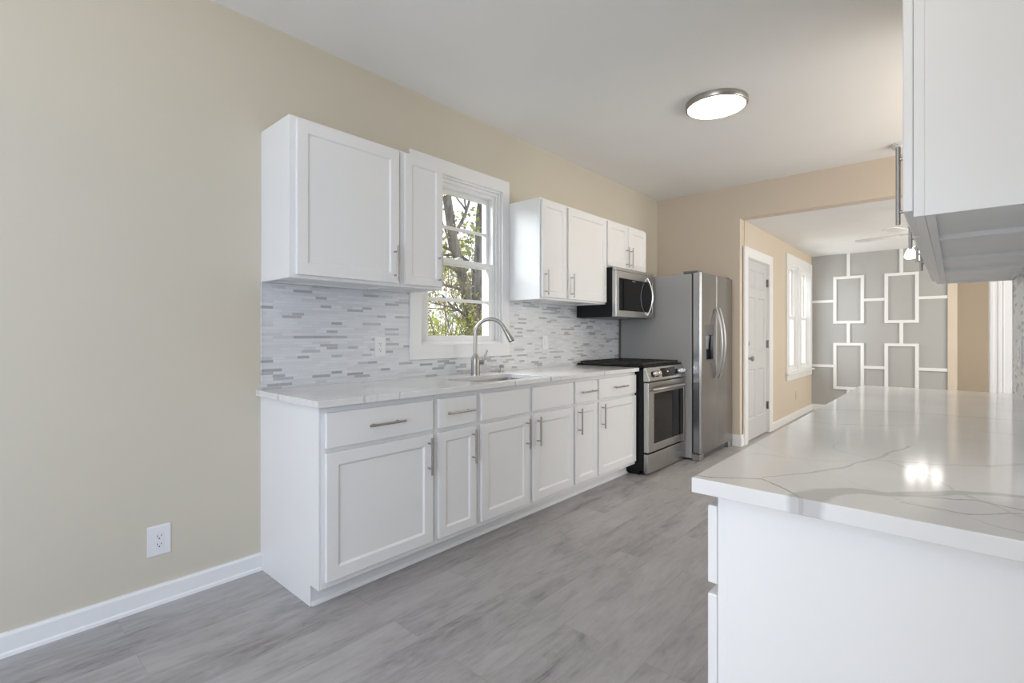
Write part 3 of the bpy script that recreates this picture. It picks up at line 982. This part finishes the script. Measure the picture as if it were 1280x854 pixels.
outlet('electrical_outlet', 'white duplex outlet low on the left wall near the baseboard', 'outlet', (0, 0.604, 0.281), 1, 'y', 'plastic', w=0.088, h=0.135)
outlet('electrical_outlet', 'white duplex outlet on the mosaic left of the sink window', 'outlet', (0.009, 1.737, 1.120), 1, 'y', 'plastic')
outlet('light_switch', 'white rocker switch on the mosaic right of the sink window', 'light switch', (0.009, 3.385, 1.125), 1, 'y', 'plastic', kind='rocker')
outlet('electrical_outlet', 'beige outlet on the cream wall under the far twin window', 'outlet', (XL, 8.05, 0.325), 1, 'y', 'beige_plastic')
outlet('electrical_outlet', 'white outlet on the speckled mosaic at the right edge of view', 'outlet', (2.8635, 3.11, 1.11), -1, 'y', 'plastic')

# ------------------------------------------------------------------ microwave
mw = thing('microwave', 'stainless and black over-the-range microwave with a bowed handle', 'microwave', (0.0, 4.24, 1.351))
off = mw.location.copy()
Y0, Y1 = 3.8655, 4.613
MB().box(0.010, 0.385, Y0, Y1, 1.352, 1.795).build('housing', M['black'], mw, bevel=0.003, off=off)
MB().box(0.03, 0.36, Y0 + 0.02, Y1 - 0.02, 1.347, 1.3515).build('vent_grille', M['steel_dark'], mw, off=off)
dr_ = MB().holed([(Y0, 1.354), (Y1, 1.354), (Y1, 1.765), (Y0, 1.765)], [[(Y0 + 0.055, 1.412), (Y0 + 0.055, 1.700), (Y1 - 0.045, 1.700), (Y1 - 0.045, 1.412)]], 0.386, 0.425, 'x').build('door', M['steel'], mw, bevel=0.003, off=off)
MB().box(0.400, 0.423, Y0 + 0.055, Y1 - 0.045, 1.412, 1.700).build('window', M['black_glass'], dr_, off=off)
MB().box(0.423, 0.4235, Y0 + 0.30, Y0 + 0.36, 1.684, 1.689).build('badge', M['nickel'], dr_, off=off)
MB().box(0.386, 0.418, Y0 + 0.004, Y1 - 0.004, 1.767, 1.795).build('top_vent', M['steel'], mw, bevel=0.002, off=off)
pts = []
for k in range(17):
    s_ = k / 16 * 2 - 1
    pts.append((0.428 + 0.052 * (1 - s_ * s_) + 0.0, Y1 - 0.155 + 0.0 * s_, 1.557 + s_ * 0.178))
hn = MB().tube(pts, 0.0095, 12)
hn.cyl((0.424, pts[0][1], pts[1][2]), (0.44, pts[0][1], pts[1][2]), 0.008, 10)
hn.cyl((0.424, pts[0][1], pts[-2][2]), (0.44, pts[0][1], pts[-2][2]), 0.008, 10)
hn.build('handle', M['chrome'], dr_, smooth=True, off=off)

# ------------------------------------------------------------------ range
rg = thing('gas_range', 'stainless slide-in gas range with black sides and cast-iron grates', 'range', (0.35, 4.25, 0))
off = rg.location.copy()
Y0, Y1 = 3.874, 4.632
MB().box(0.030, 0.680, Y0, Y1, 0.035, 0.900).box(0.06, 0.64, Y0 + 0.01, Y1 - 0.01, 0.0, 0.035).build('body', M['black'], rg, bevel=0.003, off=off)
MB().box(0.642, 0.664, Y0 - 0.002, Y0 + 0.001, 0.06, 0.89).box(0.55, 0.56, Y0 - 0.002, Y0 + 0.001, 0.06, 0.87).build('side_rib', M['black_matte'], rg, off=off)
MB().prism([(0.0125, 0.9165), (0.690, 0.9165), (0.694, 0.925), (0.688, 0.930), (0.016, 0.930), (0.0125, 0.926)], Y0 - 0.006, Y1 + 0.006, 'y').build('cooktop', M['black'], rg, bevel=0.002, off=off)
for k in range(3):
    ga, gb = Y0 + 0.018 + k * 0.243, Y0 + 0.018 + k * 0.243 + 0.236
    g = MB()
    th = 0.0055
    for yy in (ga, gb):
        g.box(0.045, 0.655, yy - th, yy + th, 0.939, 0.952)
    for xx in (0.045, 0.35, 0.655):
        g.box(xx - th, xx + th, ga, gb, 0.939, 0.952)
    for xc in (0.195, 0.505):
        yc_ = (ga + gb) / 2
        for q in range(4):
            a = PI / 4 + q * PI / 2
            g.tube([(xc + 0.03 * math.cos(a), yc_ + 0.03 * math.sin(a), 0.949), (xc + 0.12 * math.cos(a), yc_ + 0.11 * math.sin(a), 0.948)], 0.005, 6)
        g.box(xc - 0.145, xc - 0.04, yc_ - 0.004, yc_ + 0.004, 0.942, 0.952)
        g.box(xc + 0.04, xc + 0.145, yc_ - 0.004, yc_ + 0.004, 0.942, 0.952)
    for xx in (0.045, 0.655):
        for yy in (ga + 0.006, gb - 0.006):
            g.box(xx - 0.006, xx + 0.006, yy - 0.006, yy + 0.006, 0.930, 0.940)
    g.build('grate', M['iron'], rg, off=off)
for (xc, yc_, rr) in ((0.195, Y0 + 0.137, 0.04), (0.505, Y0 + 0.137, 0.05), (0.35, Y0 + 0.379, 0.045), (0.195, Y0 + 0.621, 0.035), (0.505, Y0 + 0.621, 0.05)):
    MB().lathe([(rr, 0), (rr, 0.004), (rr * 0.8, 0.006), (rr * 0.75, 0.013), (0.004, 0.014)], (xc, yc_, 0.930), 24).build('burner', M['iron'], rg, smooth=True, off=off)
# slanted control panel
cp = MB().prism([(0.681, 0.797), (0.735, 0.797), (0.738, 0.806), (0.700, 0.914), (0.681, 0.914)], Y0, Y1, 'y').build('control_panel', M['steel'], rg, bevel=0.002, off=off)
nrm = Vector((0.108, 0, 0.038)).normalized()
upv = Vector((-0.038, 0, 0.108)).normalized()


def on_panel(y, t_):
    return Vector((0.738, y, 0.806)) + upv * t_


q = MB()
A = [on_panel(Y0 + 0.262, 0.018), on_panel(Y0 + 0.560, 0.018), on_panel(Y0 + 0.560, 0.098), on_panel(Y0 + 0.262, 0.098)]
va = [q.bm.verts.new(p - nrm * 0.001) for p in A]
vb = [q.bm.verts.new(p + nrm * 0.002) for p in A]
q.bm.faces.new(va[::-1])
q.bm.faces.new(vb)
for k in range(4):
    q.bm.faces.new((va[k], va[(k + 1) % 4], vb[(k + 1) % 4], vb[k]))
disp = q.build('display', M['black_glass'], cp, off=off)
c0 = on_panel(Y0 + 0.39, 0.063) + nrm * 0.003
MB().tube([c0 - nrm * 0.001, c0], 0.009, 16).build('lit_icon', M['digits'], disp, off=off) if False else None
q = MB()
for (yy, zt) in ((0.383, 0.062), (0.395, 0.062), (0.383, 0.070), (0.395, 0.070)):
    pass
q.tube([c0 - Vector((0, 0.007, 0)), c0 + Vector((0, 0.007, 0))], 0.0035, 8)
q.build('clock_digits', M['digits'], disp, off=off)
for yy in (0.105, 0.178, 0.60, 0.655, 0.71):
    c0 = on_panel(Y0 + yy, 0.052)
    kb = MB().tube([c0, c0 + nrm * 0.010], 0.026, 22).build('knob', M['black_matte'], cp, smooth=True, off=off)
    MB().tube([c0 + nrm * 0.010, c0 + nrm * 0.030, c0 + nrm * 0.036], [0.0225, 0.021, 0.0185], 22).build('knob_cap', M['chrome'], kb, smooth=True, off=off)
od = MB().holed([(Y0, 0.196), (Y1, 0.196), (Y1, 0.788), (Y0, 0.788)], [[(Y0 + 0.105, 0.262), (Y0 + 0.105, 0.690), (Y1 - 0.035, 0.690), (Y1 - 0.035, 0.262)]], 0.684, 0.728, 'x').build('oven_door', M['steel'], rg, bevel=0.004, off=off)
MB().box(0.700, 0.727, Y0 + 0.105, Y1 - 0.035, 0.262, 0.690).build('oven_window', M['black_glass'], od, off=off)
pts = []
for k in range(17):
    s_ = k / 16 * 2 - 1
    pts.append((0.740 + 0.040 * (1 - abs(s_) ** 3), (Y0 + Y1) / 2 + s_ * 0.335, 0.728 + 0.008 * (1 - s_ * s_)))
hb = MB().tube(pts, 0.0145, 14)
for e in (pts[0], pts[-1]):
    hb.cyl((0.727, e[1], e[2]), (0.745, e[1], e[2]), 0.012, 12)
hb.build('handle', M['nickel'], od, smooth=True, off=off)
MB().panels(Y0, Y1, 0.020, 0.182, 0.684, 0.724, []).build('storage_drawer', M['steel'], rg, bevel=0.004, off=off)
for yy in (Y0 + 0.05, Y1 - 0.05):
    MB().cyl((0.66, yy, 0.0), (0.66, yy, 0.035), 0.015, 12).build('foot', M['black_matte'], rg, off=off)

# ------------------------------------------------------------------ refrigerator
fg = thing('refrigerator', 'side-by-side stainless refrigerator with ice and water dispenser', 'refrigerator', (0.4, 5.1, 0))
off = fg.location.copy()
Y0, Y1, YS = 4.652, 5.545, 5.062
MB().box(0.030, 0.783, Y0, Y1, 0.02, 1.775).build('cabinet_body', M['fridge_side'], fg, bevel=0.004, off=off)
MB().box(0.7835, 0.797, Y0 + 0.012, Y1 - 0.012, 0.08, 1.770).build('gasket', M['black_matte'], fg, off=off)


def fridge_door(ya, yb, hole=None):
    """door with rounded front edges"""
    mb_ = MB()
    prof = [(0.798, ya), (0.798, yb), (0.856, yb), (0.866, yb - 0.004), (0.872, yb - 0.014), (0.874, (ya + yb) / 2), (0.872, ya + 0.014), (0.866, ya + 0.004), (0.856, ya)]
    if hole is None:
        mb_.prism(prof, 0.072, 1.782, 'z')
    else:
        z0_, z1_ = hole[2], hole[3]
        mb_.prism(prof, 0.072, z0_, 'z')
        mb_.prism(prof, z1_, 1.782, 'z')
        pl = [(0.798, ya), (0.798, hole[0]), (0.8735, hole[0]), (0.872, ya + 0.014), (0.866, ya + 0.004), (0.856, ya)]
        mb_.prism(pl, z0_, z1_, 'z')
        prr = [(0.798, hole[1]), (0.798, yb), (0.856, yb), (0.866, yb - 0.004), (0.872, yb - 0.014), (0.8735, hole[1])]
        mb_.prism(prr, z0_, z1_, 'z')
        mb_.box(0.798, 0.806, hole[0], hole[1], z0_, z1_)
    return mb_


hl = (4.755, 4.975, 0.935, 1.290)
d1 = fridge_door(Y0 + 0.002, YS - 0.003, hl).build('freezer_door', M['steel_v'], fg, off=off)
d2 = fridge_door(YS + 0.003, Y1 - 0.002).build('fresh_food_door', M['steel_v'], fg, off=off)
dp = MB()
dp.holed([(hl[0], hl[2]), (hl[1], hl[2]), (hl[1], hl[3]), (hl[0], hl[3])], [[(hl[0] + 0.012, hl[2] + 0.02), (hl[1] - 0.012, hl[2] + 0.02), (hl[1] - 0.012, 1.19), (hl[0] + 0.012, 1.19)]], 0.850, 0.876, 'x')
dpo = dp.build('dispenser', M['steel_dark'], d1, bevel=0.002, off=off)
MB().box(0.807, 0.809, hl[0] + 0.01, hl[1] - 0.01, hl[2] + 0.01, 1.2).build('dispenser_recess', M['black_glass'], d1, off=off)
MB().prism([(0.812, 1.19), (0.848, 1.19), (0.835, 1.05), (0.812, 1.03)], hl[0] + 0.05, hl[1] - 0.03, 'y').build('dispenser_paddle', M['chrome'], d1, bevel=0.003, off=off)
for dd, yy in ((d1, YS - 0.045), (d2, YS + 0.045)):
    pts = []
    for k in range(21):
        s_ = k / 20 * 2 - 1
        pts.append((0.882 + 0.055 * (1 - s_ * s_), yy, 1.11 + s_ * 0.350))
    h_ = MB().tube(pts, [0.010] + [0.0125] * 19 + [0.010], 14)
    h_.cyl((0.873, yy, pts[0][2] + 0.01), (0.89, yy, pts[0][2] + 0.01), 0.010, 12)
    h_.cyl((0.873, yy, pts[-1][2] - 0.01), (0.89, yy, pts[-1][2] - 0.01), 0.010, 12)
    h_.build('handle', M['nickel'], dd, smooth=True, off=off)
for (ya, yb) in ((Y0 + 0.005, Y0 + 0.11), (Y1 - 0.11, Y1 - 0.005)):
    MB().box(0.70, 0.84, ya, yb, 1.7835, 1.802).box(0.70, 0.79, ya, yb, 1.7755, 1.7835).build('hinge_cover', M['steel_dark'], fg, bevel=0.004, off=off)
MB().box(0.760, 0.835, Y0 + 0.11, Y1 - 0.11, 0.012, 0.060).build('base_grille', M['steel_dark'], fg, bevel=0.003, off=off)
for (ya, yb) in ((Y0 + 0.004, Y0 + 0.10), (Y1 - 0.10, Y1 - 0.004)):
    MB().box(0.785, 0.862, ya, yb, 0.0, 0.062).build('front_foot', M['nickel'], fg, bevel=0.006, off=off)

# ------------------------------------------------------------------ ceiling lamp, smoke detector
cl = thing('ceiling_light', 'round flush ceiling light with a silver rim, switched on', 'ceiling light', (1.425, 3.475, H))
off = cl.location.copy()
MB().lathe([(0.200, 0.0), (0.200, -0.030), (0.196, -0.036), (0.186, -0.038), (0.184, -0.030), (0.184, 0.0)], (1.425, 3.475, H), 64, close=False).build('rim', M['nickel'], cl, smooth=True, off=off)
MB().lathe([(0.1835, -0.001), (0.1835, -0.034), (0.14, -0.038), (0.003, -0.040)], (1.425, 3.475, H), 64).build('diffuser', M['lamp'], cl, smooth=True, off=off)
cl2 = thing('ceiling_light', 'added unseen round flush fill light behind the viewer', 'ceiling light', (1.45, -1.2, H))  # unseen fitting, added for its cool fill
off = cl2.location.copy()
MB().lathe([(0.200, 0.0), (0.200, -0.030), (0.196, -0.036), (0.186, -0.038), (0.184, -0.030), (0.184, 0.0)], (1.45, -1.2, H), 64, close=False).build('rim', M['nickel'], cl2, smooth=True, off=off)
MB().lathe([(0.1835, -0.001), (0.1835, -0.034), (0.14, -0.038), (0.003, -0.040)], (1.45, -1.2, H), 64).build('diffuser', M['fill_rear'], cl2, smooth=True, off=off)

sm = thing('smoke_detector', 'round white smoke detector on the kitchen ceiling beside the right cabinets', 'smoke detector', (2.32, 5.26, H))
off = sm.location.copy()
MB().lathe([(0.075, 0.0), (0.075, -0.010), (0.070, -0.014)], (2.32, 5.26, H), 40).build('mounting_base', M['plastic'], sm, smooth=True, off=off)
MB().lathe([(0.062, -0.0141), (0.066, -0.018), (0.064, -0.038), (0.052, -0.050), (0.004, -0.052)], (2.32, 5.26, H), 40).build('cover', M['plastic'], sm, smooth=True, off=off)

# ------------------------------------------------------------------ ceiling fan in the far room
FX, FY = 2.42, 6.20
fn = thing('ceiling_fan', 'white ceiling fan with lit glass shades in the far room', 'ceiling fan', (FX, FY, HF))
off = fn.location.copy()
MB().lathe([(0.065, 0.0), (0.065, -0.02), (0.035, -0.05), (0.012, -0.055), (0.012, -0.14)], (FX, FY, HF), 28).build('canopy', M['trim'], fn, smooth=True, off=off)
MB().lathe([(0.03, -0.13), (0.10, -0.15), (0.12, -0.19), (0.12, -0.25), (0.09, -0.28), (0.06, -0.30), (0.06, -0.36), (0.03, -0.38)], (FX, FY, HF), 32).build('motor_housing', M['trim'], fn, smooth=True, off=off)
for k in range(5):
    a = math.radians(172 + 72 * k)
    ca, sa = math.cos(a), math.sin(a)
    b = MB()
    P2 = lambda r_, t_, z_: (FX + ca * r_ - sa * t_, FY + sa * r_ + ca * t_, HF + z_)
    out = [(0.19, -0.045), (0.28, -0.055), (0.46, -0.060), (0.53, -0.052), (0.56, 0.0), (0.53, 0.052), (0.46, 0.060), (0.28, 0.055), (0.19, 0.045)]
    tv = [b.bm.verts.new(P2(r_, t_, -0.262 + t_ * 0.08)) for r_, t_ in out]
    bv = [b.bm.verts.new(P2(r_, t_, -0.268 + t_ * 0.08)) for r_, t_ in out]
    b.bm.faces.new(tv)
    b.bm.faces.new(bv[::-1])
    n = len(out)
    for i in range(n):
        b.bm.faces.new((tv[i], tv[(i + 1) % n], bv[(i + 1) % n], bv[i]))
    bo = b.build('blade', M['trim'], fn, off=off)
    MB().tube([P2(0.10, 0, -0.258), P2(0.24, 0, -0.2595)], 0.010, 8).build('blade_arm', M['trim'], bo, off=off)
for k in range(3):
    a = math.radians(215 + 120 * k)
    ca, sa = math.cos(a), math.sin(a)
    cx_, cy_ = FX + ca * 0.11, FY + sa * 0.11
    ar = MB().tube([(FX + ca * 0.03, FY + sa * 0.03, HF - 0.36), (FX + ca * 0.08, FY + sa * 0.08, HF - 0.385), (cx_, cy_, HF - 0.41)], 0.009, 10).build('lamp_arm', M['trim'], fn, smooth=True, off=off)
    MB().lathe([(0.018, 0.0), (0.030, -0.02), (0.046, -0.06), (0.050, -0.085), (0.036, -0.10), (0.004, -0.105)], (cx_, cy_, HF - 0.405), 24).build('lamp_shade', M['bulb'], fn, smooth=True, off=off)

# ------------------------------------------------------------------ outdoors beyond the sink window
GZ = -0.55
struct('ground', MB().box(-40, -0.16, -25, 24, GZ - 0.1, GZ), M['grass'])


def tapered(mb_, pts, r0, r1, seg=8):
    n = len(pts)
    mb_.tube(pts, [r0 + (r1 - r0) * i / (n - 1) for i in range(n)], seg)


def wander(p, d, L, n, jit):
    pts = [Vector(p)]
    d = Vector(d).normalized()
    for i in range(n):
        d = (d + Vector((random.uniform(-jit, jit), random.uniform(-jit, jit), random.uniform(-jit, jit)))).normalized()
        pts.append(pts[-1] + d * L / n)
    return pts, d


def branchy(mb_, p, d, L, r, depth, tips):
    pts, d2 = wander(p, d, L, 5, 0.16)
    tapered(mb_, pts, r, r * 0.5, 6 if depth < 3 else 5)
    if depth == 0:
        tips.append(pts[-1])
        tips.append(pts[3])
        return
    for k in range(3):
        q_ = pts[random.choice((2, 3, 4, 5))]
        nd = (d2 + Vector((random.uniform(-0.9, 0.9), random.uniform(-0.9, 0.9), random.uniform(-0.5, 0.7)))).normalized()
        branchy(mb_, q_, nd, L * random.uniform(0.5, 0.75), r * 0.5, depth - 1, tips)


def leaves(tips, per, spread, size):
    m_ = MB()
    for tp in tips:
        for k in range(per):
            c_ = tp + Vector([random.gauss(0, spread) for _ in range(3)])
            a = Vector([random.gauss(0, 1) for _ in range(3)]).normalized()
            b = a.orthogonal().normalized()
            s_ = size * random.uniform(0.6, 1.3)
            m_.bm.faces.new([m_.bm.verts.new(c_ + a * s_), m_.bm.verts.new(c_ + b * s_ * 0.5), m_.bm.verts.new(c_ - a * s_), m_.bm.verts.new(c_ - b * s_ * 0.5)])
    return m_


tx = -5.0
tree = thing('tree', 'large forked bare tree right outside the sink window', 'tree', (tx, 7.38, GZ))
off = tree.location.copy()
tk = MB()
tk.tube([(tx, 7.40, GZ), (tx, 7.38, 0.1), (tx, 7.39, 0.9), (tx, 7.40, 1.35)], [0.34, 0.27, 0.24, 0.22], 16)
L1 = [(tx, 7.33, 1.10), (tx + 0.02, 7.24, 1.55), (tx, 7.13, 2.05), (tx, 6.96, 2.58), (tx, 6.77, 3.15), (tx, 6.62, 3.9), (tx - 0.1, 6.55, 4.8), (tx - 0.2, 6.35, 6.0)]
L2 = [(tx, 7.47, 1.10), (tx, 7.47, 1.6), (tx, 7.49, 2.3), (tx, 7.56, 3.0), (tx - 0.05, 7.62, 3.8), (tx, 7.72, 4.8), (tx, 7.9, 6.0)]
tk.tube(L1, [0.13, 0.125, 0.105, 0.098, 0.094, 0.09, 0.08, 0.05], 14)
tk.tube(L2, [0.18, 0.16, 0.145, 0.13, 0.11, 0.09, 0.05], 14)
tips = []
for (p, d, L, r) in (((tx, 7.50, 2.45), (0.1, -0.75, 0.75), 1.1, 0.05), ((tx, 6.98, 2.5), (0, -1, 0.25), 1.4, 0.04), ((tx, 6.77, 3.1), (0, 0.5, 0.9), 1.3, 0.04),
                     ((tx, 6.9, 2.7), (0.2, -0.8, -0.1), 1.3, 0.03), ((tx, 7.1, 2.1), (0.3, -1, 0.1), 1.5, 0.035), ((tx, 7.25, 1.5), (0.2, -1, 0.4), 1.4, 0.03),
                     ((tx, 7.6, 3.2), (0, 1, 0.6), 1.5, 0.05), ((tx, 7.5, 2.2), (-0.2, 1, 0.5), 1.4, 0.05), ((tx, 6.6, 4.2), (0, -0.8, 0.6), 1.5, 0.05), ((tx, 7.7, 4.6), (0, -0.5, 0.8), 1.3, 0.05)):
    branchy(tk, p, d, L, r, 2, tips)
tk.build('trunk', M['bark'], tree, smooth=True, off=off)
leaves(tips, 3, 0.12, 0.03).build('foliage', M['leaf'], tree, off=off)

# shrubs and a thin autumn tree behind
def shrub(name, label, cat, x, y, h, rad, n, stem_m, leaf_m, per, sz, depth=1):
    r = thing(name, label, cat, (x, y, GZ))
    o_ = r.location.copy()
    st = MB()
    tp = []
    for k in range(n):
        a = random.uniform(0, 2 * PI)
        branchy(st, (x + 0.3 * rad * math.cos(a), y + 0.3 * rad * math.sin(a), GZ), (0.5 * math.cos(a), 0.5 * math.sin(a), 1.1), h * random.uniform(0.6, 0.95), 0.018, depth, tp)
    st.build('stems', M[stem_m], r, off=o_)
    leaves(tp, per, 0.13, sz).build('foliage', M[leaf_m], r, off=o_)
    return r


shrub('shrub', 'twiggy golden shrub low outside the left part of the sink window', 'shrub', -4.0, 6.0, 2.05, 0.9, 44, 'twig', 'leaf_gold', 8, 0.03)
shrub('shrub', 'loose olive-leaved shrub standing behind the forked tree', 'shrub', -6.2, 8.2, 2.3, 1.0, 30, 'twig', 'leaf', 6, 0.03)
shrub('shrub', 'bright yellow-green shrub at the foot of the forked tree', 'shrub', -3.9, 6.3, 1.62, 0.8, 26, 'twig', 'leaf_bright', 16, 0.04)
shrub('shrub', 'bright green hedge plant at the lower right of the sink window', 'shrub', -4.0, 6.85, 1.75, 0.6, 22, 'twig', 'leaf_bright', 16, 0.04)
shrub('tree', 'thin yellow-leaved tree behind the forked tree', 'tree', -16.0, 17.9, 5.0, 1.8, 14, 'bark', 'leaf_gold', 14, 0.08, 2)
shrub('tree', 'pale green leafy tree at the left of the sink window view', 'tree', -9.0, 9.8, 4.4, 1.2, 14, 'bark', 'leaf', 10, 0.07, 2)
